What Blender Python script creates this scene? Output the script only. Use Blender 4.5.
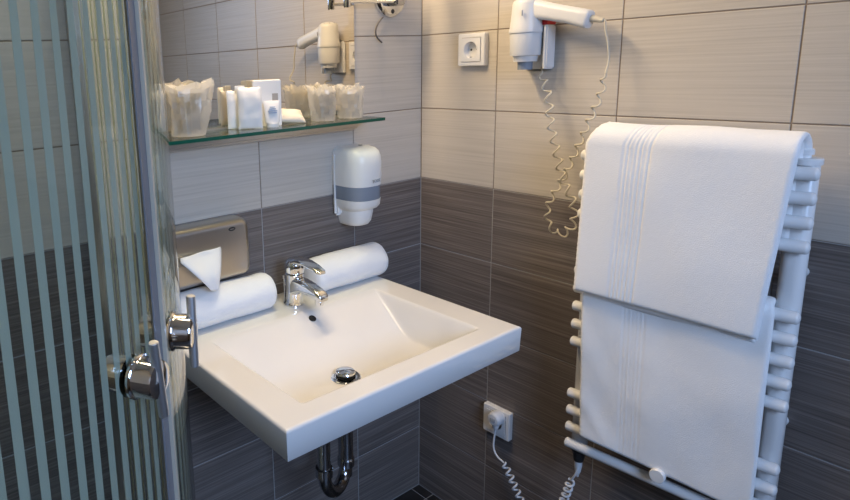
import bpy, bmesh, math, random
from mathutils import Vector, Matrix, noise
random.seed(7)
for o in list(bpy.data.objects): bpy.data.objects.remove(o)
S = bpy.context.scene
COL = S.collection
PI = math.pi

# ------------------------------------------------------------------ camera
CAM = Vector((-1.3590, -1.2175, 1.3381))
CR = Vector((0.82136347, -0.56887438, -0.04176122))
CU = Vector((0.14701940, 0.14039505, 0.97911926))
CF = Vector((0.55113279, 0.81035250, -0.19895093))
FPX, U0, V0 = 620.457, 270.292, 190.901
cd = bpy.data.cameras.new('camera')
cam = bpy.data.objects.new('camera', cd); COL.objects.link(cam)
m = Matrix.Identity(4)
for i in range(3):
    m[i][0] = CR[i]; m[i][1] = CU[i]; m[i][2] = -CF[i]; m[i][3] = CAM[i]
cam.matrix_world = m
cd.sensor_width = 36.0; cd.lens = FPX * 36.0 / 850
cd.shift_x = (425 - U0) / 850; cd.shift_y = (V0 - 250) / 850
cd.clip_start = 0.01
S.camera = cam

# ------------------------------------------------------------------ light and exposure
vs = S.view_settings
vs.view_transform = 'Standard'; vs.look = 'None'; vs.exposure = 0.0; vs.gamma = 1.0
vs.use_curve_mapping = False
w = bpy.data.worlds.new('world'); S.world = w; w.use_nodes = True
w.node_tree.nodes['Background'].inputs[0].default_value = (0.60, 0.75, 1.0, 1)
w.node_tree.nodes['Background'].inputs[1].default_value = 1.0

def area(name, loc, target, sx, sy, power, color):
    l = bpy.data.lights.new(name, 'AREA'); l.shape = 'RECTANGLE'; l.size = sx; l.size_y = sy
    l.energy = power; l.color = color
    o = bpy.data.objects.new(name, l); COL.objects.link(o); o.location = loc
    o.rotation_euler = (Vector(target) - Vector(loc)).to_track_quat('-Z', 'Y').to_euler()
    return o
WIN = (-1.56, -0.66, 1.20, 2.20)         # window in the wall behind the photographer: x0 x1 z0 z1
BACKY, LEFTX, CEIL, FLOORZ = -2.30, -1.66, 2.40, -0.007
sky = area('daylight_window', (-1.11, BACKY - 0.10, 1.72), (-0.55, -0.40, 0.45), 0.80, 0.90, 12.0, (0.41, 0.61, 1.0))
sky.data.spread = math.radians(95)        # beam narrowed so less cool light reaches the wall seen in the mirror
area('mirror_lamp_light', (-0.55, -0.11, 1.93), (-0.50, -0.40, 0.9), 0.50, 0.06, 9.2, (1.0, 0.75, 0.46))
area('ceiling_lamp_light', (-0.70, -0.50, 2.355), (-0.70, -0.50, 0), 0.24, 0.24, 3.2, (1.0, 0.80, 0.55))

# ------------------------------------------------------------------ pixel helpers
def ray(u, v): return CF + CR * ((u - U0) / FPX) - CU * ((v - V0) / FPX)
def hit(u, v, n, c):                       # plane n.x = c
    d = ray(u, v); n = Vector(n)
    return CAM + d * ((c - n.dot(CAM)) / n.dot(d))
def PA(u, v, y=0.0): return hit(u, v, (0, 1, 0), y)
def PB(u, v, d=0.0): return hit(u, v, (1, 0, 0), -d)
def PZ(u, v, z): return hit(u, v, (0, 0, 1), z)

# ------------------------------------------------------------------ materials
MATS = {}
def mat(name, color=(0.8, 0.8, 0.8), rough=0.5, metal=0.0, spec=0.5, trans=0.0, ior=1.45, sheen=0.0, coat=0.0, bump=None, emit=None):
    m = bpy.data.materials.new(name); m.use_nodes = True
    nt = m.node_tree; b = nt.nodes['Principled BSDF']
    b.inputs['Base Color'].default_value = (*color, 1); b.inputs['Roughness'].default_value = rough
    b.inputs['Metallic'].default_value = metal; b.inputs['Specular IOR Level'].default_value = spec
    b.inputs['Transmission Weight'].default_value = trans; b.inputs['IOR'].default_value = ior
    b.inputs['Sheen Weight'].default_value = sheen; b.inputs['Coat Weight'].default_value = coat
    if emit:
        b.inputs['Emission Color'].default_value = (*emit[:3], 1); b.inputs['Emission Strength'].default_value = emit[3]
    if bump:
        sc, st, dist = bump
        tc = nt.nodes.new('ShaderNodeTexCoord'); nz = nt.nodes.new('ShaderNodeTexNoise')
        nz.inputs['Scale'].default_value = sc; nz.inputs['Detail'].default_value = 3
        bp = nt.nodes.new('ShaderNodeBump'); bp.inputs['Strength'].default_value = st; bp.inputs['Distance'].default_value = dist
        nt.links.new(tc.outputs['Object'], nz.inputs['Vector'])
        nt.links.new(nz.outputs['Fac'], bp.inputs['Height']); nt.links.new(bp.outputs[0], b.inputs['Normal'])
    MATS[name] = m
    return m

def tile_mat(name, c0, c1, c2, rough, zs):
    m = bpy.data.materials.new(name); m.use_nodes = True
    nt = m.node_tree; N = nt.nodes; L = nt.links; b = N['Principled BSDF']
    tc = N.new('ShaderNodeTexCoord'); oi = N.new('ShaderNodeObjectInfo')
    mu = N.new('ShaderNodeVectorMath'); mu.operation = 'SCALE'; mu.inputs[0].default_value = (3.1, 7.7, 5.3)
    L.new(oi.outputs['Random'], mu.inputs['Scale'])
    ad = N.new('ShaderNodeVectorMath'); ad.operation = 'ADD'
    L.new(tc.outputs['Object'], ad.inputs[0]); L.new(mu.outputs[0], ad.inputs[1])
    mp = N.new('ShaderNodeMapping'); mp.inputs['Scale'].default_value = (2.6, 2.6, zs)
    L.new(ad.outputs[0], mp.inputs[0])
    nz = N.new('ShaderNodeTexNoise'); nz.inputs['Scale'].default_value = 1.0; nz.inputs['Detail'].default_value = 4
    nz.inputs['Roughness'].default_value = 0.65
    L.new(mp.outputs[0], nz.inputs['Vector'])
    cr = N.new('ShaderNodeValToRGB'); e = cr.color_ramp.elements
    e[0].position = 0.30; e[0].color = (*c0, 1); e[1].position = 0.72; e[1].color = (*c2, 1)
    k = e.new(0.5); k.color = (*c1, 1)
    L.new(nz.outputs['Fac'], cr.inputs[0]); L.new(cr.outputs[0], b.inputs['Base Color'])
    bp = N.new('ShaderNodeBump'); bp.inputs['Strength'].default_value = 0.35; bp.inputs['Distance'].default_value = 0.0008
    L.new(nz.outputs['Fac'], bp.inputs['Height']); L.new(bp.outputs[0], b.inputs['Normal'])
    b.inputs['Roughness'].default_value = rough
    MATS[name] = m
    return m

tile_mat('tile_light', (0.49, 0.445, 0.385), (0.55, 0.502, 0.438), (0.60, 0.55, 0.485), 0.38, 230)
tile_mat('tile_dark', (0.100, 0.084, 0.075), (0.165, 0.139, 0.125), (0.280, 0.243, 0.220), 0.36, 250)
tile_mat('tile_floor', (0.016, 0.014, 0.013), (0.024, 0.021, 0.020), (0.045, 0.04, 0.038), 0.4, 14)
gm = mat('grout', (0.2, 0.18, 0.16), 0.9)
_n = gm.node_tree.nodes; _l = gm.node_tree.links                 # brown joints between light tiles, pale ones between dark tiles
_g = _n.new('ShaderNodeNewGeometry'); _s = _n.new('ShaderNodeSeparateXYZ'); _l.new(_g.outputs['Position'], _s.inputs[0])
_c = _n.new('ShaderNodeMath'); _c.operation = 'GREATER_THAN'; _c.inputs[1].default_value = 1.0; _l.new(_s.outputs['Z'], _c.inputs[0])
_m = _n.new('ShaderNodeMix'); _m.data_type = 'RGBA'; _l.new(_c.outputs[0], _m.inputs['Factor'])
_m.inputs['A'].default_value = (0.40, 0.39, 0.38, 1); _m.inputs['B'].default_value = (0.27, 0.215, 0.165, 1)
_l.new(_m.outputs['Result'], _n['Principled BSDF'].inputs['Base Color'])
mat('plaster', (0.72, 0.71, 0.69), 0.9)
mat('ceramic', (0.70, 0.69, 0.67), 0.10, spec=0.5, coat=0.3)
mat('chrome', (0.78, 0.79, 0.80), 0.07, 1.0)
mat('chrome_dark', (0.42, 0.43, 0.45), 0.14, 1.0)
mat('steel_brushed', (0.52, 0.48, 0.43), 0.32, 1.0, bump=(60, 0.15, 0.0006))
mat('steel_satin', (0.72, 0.74, 0.77), 0.42, 1.0)
mat('alu', (0.60, 0.58, 0.54), 0.34, 1.0)
mat('mirror', (0.75, 0.715, 0.645), 0.0, 1.0)
mat('enamel', (0.80, 0.80, 0.79), 0.22)
mat('plastic_white', (0.80, 0.80, 0.78), 0.30)
mat('plastic_socket', (0.82, 0.81, 0.79), 0.25)
mat('plastic_grey', (0.42, 0.44, 0.47), 0.35)
mat('plastic_dryer', (0.70, 0.71, 0.72), 0.32)
mat('plastic_dark', (0.03, 0.03, 0.032), 0.45)
mat('shadow_grey', (0.13, 0.12, 0.115), 0.6)  # dark tone of the modelled shadow line below the swing-arm plate
mat('plastic_red', (0.60, 0.02, 0.02), 0.4)
mat('cord_cream', (0.60, 0.55, 0.44), 0.5)
mat('cord_white', (0.70, 0.71, 0.72), 0.5)
mat('paper', (0.83, 0.82, 0.80), 0.8)
mat('paper_print', (0.42, 0.38, 0.34), 0.8)
mat('ink_blue', (0.35, 0.42, 0.55), 0.8)
mat('sachet', (0.62, 0.58, 0.50), 0.45)
mat('window_grey', (0.24, 0.28, 0.34), 0.25)
mat('hole', (0.01, 0.01, 0.01), 0.6)
mat('terry', (0.90, 0.90, 0.89), 0.95, spec=0.1, sheen=0.25, bump=(560, 0.35, 0.0018))
mat('terry_roll', (0.88, 0.87, 0.86), 0.95, spec=0.1, sheen=0.25, bump=(420, 0.45, 0.0018))
mat('lamp_glow', (1, 1, 1), 0.5, emit=(1.0, 0.78, 0.5, 3.0))
mat('seal_strip', (0.52, 0.47, 0.38), 0.3)
mat('profile_grey', (0.19, 0.19, 0.205), 0.32)

def clear(name, tint, ior=1.5, rough=0.02, milk=0.0, milk_col=(0.8, 0.85, 0.85)):
    m = bpy.data.materials.new(name); m.use_nodes = True
    nt = m.node_tree; N = nt.nodes; L = nt.links
    for n in list(N):
        if n.type != 'OUTPUT_MATERIAL': N.remove(n)
    out = [n for n in N if n.type == 'OUTPUT_MATERIAL'][0]
    t = N.new('ShaderNodeBsdfTransparent'); t.inputs[0].default_value = (*tint, 1)
    g = N.new('ShaderNodeBsdfGlossy'); g.inputs['Roughness'].default_value = rough
    lw = N.new('ShaderNodeLayerWeight'); lw.inputs[0].default_value = 0.5
    pw = N.new('ShaderNodeMath'); pw.operation = 'POWER'; pw.inputs[1].default_value = 5.0
    L.new(lw.outputs['Facing'], pw.inputs[0])
    f = N.new('ShaderNodeMath'); f.operation = 'MULTIPLY_ADD'; f0 = ((ior-1)/(ior+1))**2
    f.inputs[1].default_value = 1-f0; f.inputs[2].default_value = f0; L.new(pw.outputs[0], f.inputs[0])
    mx = N.new('ShaderNodeMixShader')
    L.new(f.outputs[0], mx.inputs[0]); L.new(t.outputs[0], mx.inputs[1]); L.new(g.outputs[0], mx.inputs[2])
    last = mx
    if milk > 0:
        d = N.new('ShaderNodeBsdfDiffuse'); d.inputs[0].default_value = (*milk_col, 1)
        tl = N.new('ShaderNodeBsdfTranslucent'); tl.inputs[0].default_value = (*milk_col, 1)
        m2 = N.new('ShaderNodeMixShader'); m2.inputs[0].default_value = 0.5
        L.new(d.outputs[0], m2.inputs[1]); L.new(tl.outputs[0], m2.inputs[2])
        m3 = N.new('ShaderNodeMixShader'); m3.inputs[0].default_value = milk
        L.new(mx.outputs[0], m3.inputs[1]); L.new(m2.outputs[0], m3.inputs[2]); last = m3
    L.new(last.outputs[0], out.inputs[0])
    MATS[name] = m
clear('shower_glass', (0.93, 0.965, 0.955), 1.45)
clear('frost', (0.75, 0.86, 0.86), 1.3, 0.3, 0.84, (0.66, 0.68, 0.60))
clear('shelf_glass', (0.88, 0.95, 0.91), 1.5)
clear('tumbler_glass', (0.95, 0.95, 0.93), 1.5)
clear('poly_bag', (0.97, 0.96, 0.93), 1.45, 0.09, 0.38, (0.94, 0.92, 0.88))
clear('window_pane', (0.97, 0.98, 1.0), 1.4)
mat('glass_edge', (0.010, 0.10, 0.062), 0.12)

# ------------------------------------------------------------------ mesh helpers
def link(name, me, material, parent=None, smooth=None):
    if isinstance(material, str): material = MATS[material]
    if material: me.materials.append(material)
    if smooth is not None:
        me.shade_smooth()
        if smooth < 180: me.set_sharp_from_angle(angle=math.radians(smooth))
    o = bpy.data.objects.new(name, me); COL.objects.link(o)
    if parent: o.parent = parent
    return o
class MB:
    def __init__(s): s.v = []; s.f = []
    def add(s, vs, fs):
        b = len(s.v); s.v += [tuple(x) for x in vs]; s.f += [tuple(i + b for i in f) for f in fs]; return s
    def box(s, a, b):
        x0, y0, z0 = [min(a[i], b[i]) for i in range(3)]; x1, y1, z1 = [max(a[i], b[i]) for i in range(3)]
        return s.add([(x0,y0,z0),(x1,y0,z0),(x1,y1,z0),(x0,y1,z0),(x0,y0,z1),(x1,y0,z1),(x1,y1,z1),(x0,y1,z1)],
                     [(0,3,2,1),(4,5,6,7),(0,1,5,4),(1,2,6,5),(2,3,7,6),(3,0,4,7)])
    def lathe(s, prof, origin=(0,0,0), axis=(0,0,1), n=32, cap=True):
        o = Vector(origin); a = Vector(axis).normalized()
        t = Vector((1,0,0)) if abs(a.x) < 0.9 else Vector((0,1,0))
        e1 = a.cross(t).normalized(); e2 = a.cross(e1)
        vs = []; fs = []
        for r, h in prof:
            for k in range(n):
                q = 2*PI*k/n; vs.append(o + a*h + (e1*math.cos(q) + e2*math.sin(q))*r)
        for i in range(len(prof)-1):
            for k in range(n):
                k2 = (k+1) % n; fs.append((i*n+k, i*n+k2, (i+1)*n+k2, (i+1)*n+k))
        if cap:
            fs.append(tuple(range(n-1, -1, -1))); fs.append(tuple((len(prof)-1)*n + k for k in range(n)))
        return s.add(vs, fs)
    def tube(s, pts, r, n=8, closed=False):
        pts = [Vector(p) for p in pts]; N = len(pts)
        rr = r if isinstance(r, (list, tuple)) else [r]*N
        tan = [(pts[min(i+1, N-1)] - pts[max(i-1, 0)]).normalized() for i in range(N)]
        up = Vector((0,0,1)) if abs(tan[0].z) < 0.9 else Vector((1,0,0))
        e = (up - tan[0]*up.dot(tan[0])).normalized(); vs = []; fs = []
        for i in range(N):
            e = (e - tan[i]*e.dot(tan[i])).normalized(); f = tan[i].cross(e)
            for k in range(n):
                q = 2*PI*k/n; vs.append(pts[i] + (e*math.cos(q) + f*math.sin(q))*rr[i])
        for i in range(N-1):
            for k in range(n):
                k2 = (k+1) % n; fs.append((i*n+k, i*n+k2, (i+1)*n+k2, (i+1)*n+k))
        fs.append(tuple(range(n-1, -1, -1))); fs.append(tuple((N-1)*n+k for k in range(n)))
        return s.add(vs, fs)
    def grid(s, rows):                      # rows of points
        nr, nc = len(rows), len(rows[0])
        return s.add([p for r in rows for p in r],
                     [(i*nc+j, i*nc+j+1, (i+1)*nc+j+1, (i+1)*nc+j) for i in range(nr-1) for j in range(nc-1)])
    def loft(s, loops, cap=True):           # closed loops of equal length
        n = len(loops[0]); vs = [p for l in loops for p in l]; fs = []
        for i in range(len(loops)-1):
            for k in range(n):
                k2 = (k+1) % n; fs.append((i*n+k, i*n+k2, (i+1)*n+k2, (i+1)*n+k))
        if cap:
            fs.append(tuple(range(n-1, -1, -1))); fs.append(tuple((len(loops)-1)*n+k for k in range(n)))
        return s.add(vs, fs)
    def build(s, name, material, parent=None, smooth=35, bevel=0.0, seg=2):
        me = bpy.data.meshes.new(name); me.from_pydata(s.v, [], s.f)
        bm = bmesh.new(); bm.from_mesh(me)
        bmesh.ops.recalc_face_normals(bm, faces=bm.faces)
        if bevel > 0:
            es = [e for e in bm.edges if len(e.link_faces) == 2 and e.calc_face_angle(0) > 0.5]
            bmesh.ops.bevel(bm, geom=es, offset=bevel, segments=seg, affect='EDGES', clamp_overlap=True)
        bm.to_mesh(me); bm.free()
        return link(name, me, material, parent, smooth)
def rrect(w, h, r, n=6):                    # rounded rectangle outline (2d), centred
    pts = []
    for cx, cy, a0 in ((w/2-r, h/2-r, 0), (-w/2+r, h/2-r, 90), (-w/2+r, -h/2+r, 180), (w/2-r, -h/2+r, 270)):
        for k in range(n+1):
            a = math.radians(a0 + 90*k/n); pts.append((cx + r*math.cos(a), cy + r*math.sin(a)))
    return pts
def empty(name, loc, label=None, cat=None, group=None, kind=None):
    o = bpy.data.objects.new(name, None); COL.objects.link(o); o.location = loc
    o.empty_display_size = 0.05
    return tag(o, label, cat, group, kind)
def tag(o, label=None, cat=None, group=None, kind=None):
    if label: o['label'] = label
    if cat: o['category'] = cat
    if group: o['group'] = group
    if kind: o['kind'] = kind
    return o
def adopt(root, *parts):                    # parts built in world space
    for p in parts:
        p.parent = root; p.matrix_parent_inverse = Matrix.Translation(-root.location)
    return parts[0] if parts else None
def catmull(pts, n=10):
    pts = [Vector(p) for p in pts]; P = [pts[0]*2-pts[1]] + pts + [pts[-1]*2-pts[-2]]; out = []
    for i in range(1, len(P)-2):
        for k in range(n):
            t = k/n; a, b, c, d = P[i-1], P[i], P[i+1], P[i+2]
            out.append(0.5*((2*b)+(c-a)*t+(2*a-5*b+4*c-d)*t*t+(3*b-a-3*c+d)*t*t*t))
    out.append(pts[-1]); return out
def nz3(x, y, z): return noise.noise(Vector((x, y, z)))

# ------------------------------------------------------------------ room shell
G = 0.0014                                   # grout lies this far behind the tile faces
def shell(name, a, b, material='grout'):
    return tag(MB().box(a, b).build(name, material, smooth=None), kind='structure')
wall_back = shell('wall_back', (LEFTX-0.1, G, FLOORZ-0.1), (0.1, 0.12, CEIL))       # wash basin wall
wall_right = shell('wall_right', (G, BACKY-0.1, FLOORZ-0.1), (0.12, G, CEIL))       # towel warmer wall
wall_left = shell('wall_left', (LEFTX-0.12, BACKY-0.1, FLOORZ-0.1), (LEFTX-G, G, CEIL))
wf = MB()
x0, x1, z0, z1 = WIN; ya, yb = BACKY-0.12, BACKY-G
wf.box((LEFTX, ya, FLOORZ-0.1), (x0, yb, CEIL)).box((x1, ya, FLOORZ-0.1), (0, yb, CEIL))
wf.box((x0, ya, FLOORZ-0.1), (x1, yb, z0)).box((x0, ya, z1), (x1, yb, CEIL))
wall_front = tag(wf.build('wall_front', 'grout', smooth=None), kind='structure')
floor = shell('floor', (LEFTX, BACKY, FLOORZ-0.1), (0, 0, FLOORZ-G))
ceiling = shell('ceiling', (LEFTX-0.1, BACKY-0.1, CEIL), (0.1, 0.1, CEIL+0.1), 'plaster')
# window behind the photographer
win = empty('window_1', ((x0+x1)/2, BACKY, z0), kind='structure')
fr = MB()
for a, b in (((x0, z0), (x0+0.05, z1)), ((x1-0.05, z0), (x1, z1)), ((x0, z0), (x1, z0+0.05)), ((x0, z1-0.05), (x1, z1))):
    fr.box((a[0], BACKY-0.05, a[1]), (b[0], BACKY-0.01, b[1]))
adopt(win, fr.build('window_frame', 'enamel', smooth=None),
      MB().box((x0+0.05, BACKY-0.034, z0+0.05), (x1-0.05, BACKY-0.030, z1-0.05)).build('window_pane', 'window_pane', smooth=None))

# wall tiles: 20 cm courses, 29.85 cm long, each one a piece of its own; dark below one metre
TG = 0.0014
tile_cache = {}
def tile_mesh(wd, h, material):
    key = (round(wd, 4), round(h, 4), material)
    if key not in tile_cache:
        mb = MB(); e = 0.0008
        a, b = wd/2-TG, h/2-TG
        mb.add([(-a,0,-b),(a,0,-b),(a,0,b),(-a,0,b),(-a,-G+0.0004,-b),(a,-G+0.0004,-b),(a,-G+0.0004,b),(-a,-G+0.0004,b),
                (-a+e,-G,-b+e),(a-e,-G,-b+e),(a-e,-G,b-e),(-a+e,-G,b-e)],
               [(0,3,2,1),(0,1,5,4),(1,2,6,5),(2,3,7,6),(3,0,4,7),(4,5,9,8),(5,6,10,9),(6,7,11,10),(7,4,8,11),(8,9,10,11)])
        me = bpy.data.meshes.new('tile'); me.from_pydata(mb.v, [], mb.f); me.materials.append(MATS[material])
        tile_cache[key] = me
    return tile_cache[key]
def lay(wall, cols, place, rotz, skip=None):
    for i in range(12):
        za, zb = (FLOORZ if i == 0 else i*0.2), (i+1)*0.2
        for c in range(len(cols)-1):
            a, b = cols[c], cols[c+1]
            if skip and skip(a, b, za, zb): continue
            o = bpy.data.objects.new('tile', tile_mesh(abs(b-a), zb-za, 'tile_dark' if i < 5 else 'tile_light'))
            COL.objects.link(o); o.parent = wall
            o.location = place((a+b)/2, (za+zb)/2); o.rotation_euler = (0, 0, rotz)
def cuts(first, end):
    r = [0.0, first]
    while r[-1] + 0.2985 < end - 0.02: r.append(r[-1] + 0.2985)
    return r + [end]
lay(wall_back, cuts(0.2596, -LEFTX), lambda s, z: (-s, G, z), 0)
lay(wall_right, cuts(0.2441, -BACKY), lambda s, z: (G, -s, z), -PI/2)
lay(wall_left, cuts(0.15, -BACKY), lambda s, z: (LEFTX-G, -s, z), PI/2)
lay(wall_front, cuts(0.2596, -LEFTX), lambda s, z: (-s, BACKY-G, z), PI,
    lambda a, b, za, zb: -a > x0 and -b < x1 and zb > z0 and za < z1)
# floor tiles
xs = cuts(0.035, -LEFTX); ys = cuts(0.06, -BACKY)
for i in range(len(xs)-1):
    for j in range(len(ys)-1):
        wd, h = xs[i+1]-xs[i], ys[j+1]-ys[j]
        o = bpy.data.objects.new('floor_tile', tile_mesh(wd, h, 'tile_floor')); COL.objects.link(o); o.parent = floor
        o.location = (-(xs[i]+xs[i+1])/2, -(ys[j]+ys[j+1])/2, FLOORZ-G); o.rotation_euler = (-PI/2, 0, 0)

# ------------------------------------------------------------------ lamps (above the frame)
ml = empty('mirror_lamp', (-0.55, 0, 1.95), 'slim white lamp bar mounted on the wall above the mirror', 'lamp')
adopt(ml, MB().box((-0.83, -0.10, 1.955), (-0.27, 0.0, 1.985)).build('housing', 'alu', bevel=0.004),
      MB().box((-0.82, -0.096, 1.946), (-0.28, -0.03, 1.9549)).build('diffuser', 'lamp_glow', bevel=0.002))
cl = empty('ceiling_lamp', (-0.70, -0.50, CEIL), 'flat square white ceiling lamp over the bathroom floor', 'lamp')
adopt(cl, MB().box((-0.83, -0.63, 2.372), (-0.57, -0.37, CEIL)).build('housing', 'enamel', bevel=0.004),
      MB().box((-0.82, -0.62, 2.366), (-0.58, -0.38, 2.3719)).build('diffuser', 'lamp_glow', bevel=0.002))

# ------------------------------------------------------------------ wash basin
SX0, SX1, SY0, SZ, SZB = -0.857, -0.2395, -0.4955, 0.7735, 0.7140
def smin(a, b, k):
    h = max(k - abs(a-b), 0.0)/k; return min(a, b) - h*h*k*0.25
DRAIN = Vector((-0.571, -0.309, 0.0))
BX0, BX1, BY0, BY1 = -0.792, -0.312, -0.450, -0.138
def basin_depth(x, y):
    soft = lambda v, k: 0.0 if v < -k else ((v+k)**2/(4*k) if v < k else v)
    d = smin((BX1-x)*2.2, (x-BX0)*1.6, 0.010)
    d = smin(d, (BY1-y)*0.53, 0.010)
    d = smin(d, (y-BY0)*1.5, 0.012)
    d = soft(d, 0.006)
    if d <= 0: return 0.0
    r = math.hypot(x-DRAIN.x, y-DRAIN.y)
    d = smin(d, 0.084 - 0.055*r, 0.016)
    return max(d, 0.0)
sink = empty('wash_basin', (-0.548, -0.0, SZB), 'white rectangular ceramic wash basin with faceted bowl on the tiled wall', 'basin')
nx, ny = 206, 166; rad = 0.006; top = []
for j in range(ny+1):
    row = []
    y = SY0 + (-0.001-SY0)*j/ny
    for i in range(nx+1):
        x = SX0 + (SX1-SX0)*i/nx
        z = SZ - basin_depth(x, y)
        if abs(x-DRAIN.x) < 0.05 and abs(y-DRAIN.y) < 0.05:
            r = math.hypot(x-DRAIN.x, y-DRAIN.y)
            if r < 0.024: z -= 0.006
        row.append((x, y, z))
    top.append(row)
mb = MB(); mb.grid(top)
# outer apron with rounded top edge, then underside
def ring(inset, z):
    a, b, c, d = SX0+inset, SX1-inset, SY0+inset, -0.001
    pts = [(a + (b-a)*i/nx, c, z) for i in range(nx+1)] + [(b, c + (d-c)*j/ny, z) for j in range(1, ny+1)]
    pts += [(b + (a-b)*i/nx, d, z) for i in range(1, nx+1)] + [(a, d + (c-d)*j/ny, z) for j in range(1, ny)]
    return pts
b0 = len(mb.v)
loops = []
for k in range(1, 6):
    a = PI/2*k/5
    loops.append(ring(-rad*math.sin(a), SZ - rad*(1-math.cos(a))))
loops.append(ring(-rad+0.002, SZB+0.004)); loops.append(ring(-rad+0.006, SZB)); loops.append(ring(0.06, SZB)); loops.append(ring(0.09, SZB-0.002))
loops.append(ring(0.12, SZB-0.058))
mb.loft([ring(0, SZ)] + loops, cap=False)
mb.f.append(tuple(range(len(mb.v)-len(loops[0]), len(mb.v))))
# keep the rounded rim inside the measured outline
def shrink(p):
    cx = (SX0+SX1)/2; kx = (SX1-SX0)/2; fx = kx/(kx+rad)
    return (cx + (p[0]-cx)*fx, min(-0.0006, -0.0006 + (p[1]+0.0006)*(-SY0)/(-SY0+rad)), p[2])
mb.v = [shrink(p) for p in mb.v]
me = bpy.data.meshes.new('bowl'); me.from_pydata(mb.v, [], mb.f)
bm = bmesh.new(); bm.from_mesh(me); bmesh.ops.remove_doubles(bm, verts=bm.verts, dist=0.0004)
bmesh.ops.recalc_face_normals(bm, faces=bm.faces); bm.to_mesh(me); bm.free()
adopt(sink, link('bowl', me, 'ceramic', None, 50))
DZ = SZ - basin_depth(DRAIN.x, DRAIN.y)
mb = MB().lathe([(0.0, 0.002), (0.022, 0.002), (0.0235, 0.0005), (0.031, 0.0005), (0.0325, 0.002), (0.0305, 0.0035), (0.0245, 0.0035), (0.0235, 0.0015), (0.0, -0.004)], (DRAIN.x, DRAIN.y, DZ), n=40, cap=False)
adopt(sink, mb.build('drain_ring', 'chrome'))
mb = MB().lathe([(0.0, 0.0045), (0.0125, 0.0045), (0.0125, 0.009), (0.0205, 0.0095), (0.0212, 0.012), (0.0195, 0.0150), (0.012, 0.0170), (0.0, 0.0175)], (DRAIN.x, DRAIN.y, DZ), n=40, cap=False)
adopt(sink, mb.build('drain_plug', 'chrome'))
adopt(sink, MB().lathe([(0.0, 0.0040), (0.0205, 0.0040)], (DRAIN.x, DRAIN.y, DZ), n=32, cap=False).build('drain_hole', 'hole'))
# overflow hole in the sloped back wall
oy = -0.158; oz = SZ - basin_depth(-0.5365, oy); n = Vector((0, -0.468, 0.884)).normalized()
ov = Vector((-0.5365, oy, oz))
adopt(sink, MB().lathe([(0.0085, 0.0), (0.0088, 0.0014), (0.0078, 0.0020), (0.0070, 0.0012), (0.0, 0.0011)], ov, n, 24, False).build('overflow', 'hole'))

# chrome waste trap below the basin
trap = empty('sink_trap', (-0.53, -0.20, 0.45), 'chrome bottle waste trap with bent pipe hanging under the wash basin', 'pipe')
tx, ty = DRAIN.x, DRAIN.y
p1 = PA(346, 463, -0.20); p2 = PA(324, 463, -0.25)
bx, by = p1.x, p1.y
adopt(trap, MB().lathe([(0.015, 0.36), (0.015, 0.385), (0.0205, 0.387), (0.0205, 0.405), (0.018, 0.408), (0.018, 0.600), (0.026, 0.602), (0.026, 0.654)], (bx, by, 0), n=28).build('inlet_pipe', 'chrome_dark'))
ux, uy = p2.x, p2.y
zc_ = PA(324, 474, uy).z
ctr = [(ux, uy, 0.60), (ux, uy, 0.54), (ux, uy, zc_+0.03), (ux, uy, zc_)]
for k in range(1, 9):
    a = PI*k/8
    ctr.append((ux + (bx-ux)*(1-math.cos(a))/2, uy + (by-uy)*(1-math.cos(a))/2, zc_ - 0.02*(1-math.cos(a)) - 0.060*math.sin(a)))
ctr.append((bx, by, zc_-0.02))
adopt(trap, MB().tube(catmull(ctr, 5), 0.015, 16).build('bend_pipe', 'chrome_dark'))
adopt(trap, MB().lathe([(0.0155, -0.011), (0.0195, -0.010), (0.0195, 0.010), (0.0155, 0.011)], (ux, uy, zc_+0.006), n=24).build('collar', 'chrome_dark'))
adopt(trap, MB().tube(catmull([(ux, uy, 0.60), (ux+0.002, uy+0.02, 0.625), (ux+0.01, uy+0.10, 0.632), (ux+0.01, -0.001, 0.632)], 6), 0.015, 16).build('outlet_pipe', 'chrome_dark'))
adopt(trap, MB().lathe([(0.035, 0.0005), (0.034, 0.006), (0.018, 0.012)], (ux+0.01, 0, 0.632), (0, -1, 0), n=28).build('wall_rosette', 'chrome_dark'))

# ------------------------------------------------------------------ mixer tap
fb = Vector((-0.531, -0.079, SZ))
tap = empty('mixer_tap', fb, 'chrome single-lever mixer tap standing on the basin deck between rolled towels', 'tap')
mb = MB().lathe([(0.0, 0.0), (0.0250, 0.0), (0.0255, 0.003), (0.0240, 0.007), (0.0225, 0.014), (0.0215, 0.050), (0.0222, 0.072), (0.0226, 0.080), (0.019, 0.083), (0, 0.0835)], fb, (0, -0.10, 1), 32, False)
adopt(tap, mb.build('body', 'chrome'))
sp = []
for yy, zz, hw, hh in [(0.000, 0.044, 0.020, 0.024), (-0.020, 0.052, 0.0195, 0.0225), (-0.045, 0.058, 0.0185, 0.0165), (-0.075, 0.057, 0.0170, 0.0130), (-0.098, 0.053, 0.0160, 0.0110), (-0.112, 0.049, 0.0145, 0.0090), (-0.117, 0.0470, 0.011, 0.006)]:
    sp.append([(fb.x + px*1.0, fb.y + yy, fb.z + zz + pz) for px, pz in rrect(2*hw, 2*hh, min(hw, hh)*0.75, 5)])
adopt(tap, MB().loft(sp).build('spout', 'chrome', smooth=50))
adopt(tap, MB().lathe([(0.0, -0.004), (0.0100, -0.004), (0.0110, 0.0), (0.0110, 0.012), (0.0, 0.012)], (fb.x, fb.y-0.100, fb.z+0.033), (0, -0.1, 1), 24, False).build('aerator', 'chrome'))
mb = MB().lathe([(0.0215, 0.0837), (0.0232, 0.086), (0.0232, 0.097), (0.0215, 0.108), (0.0170, 0.115), (0.009, 0.1185), (0, 0.1195)], fb, (0, -0.10, 1), 32, False)
adopt(tap, mb.build('lever_cap', 'chrome'))
lv = []
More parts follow.
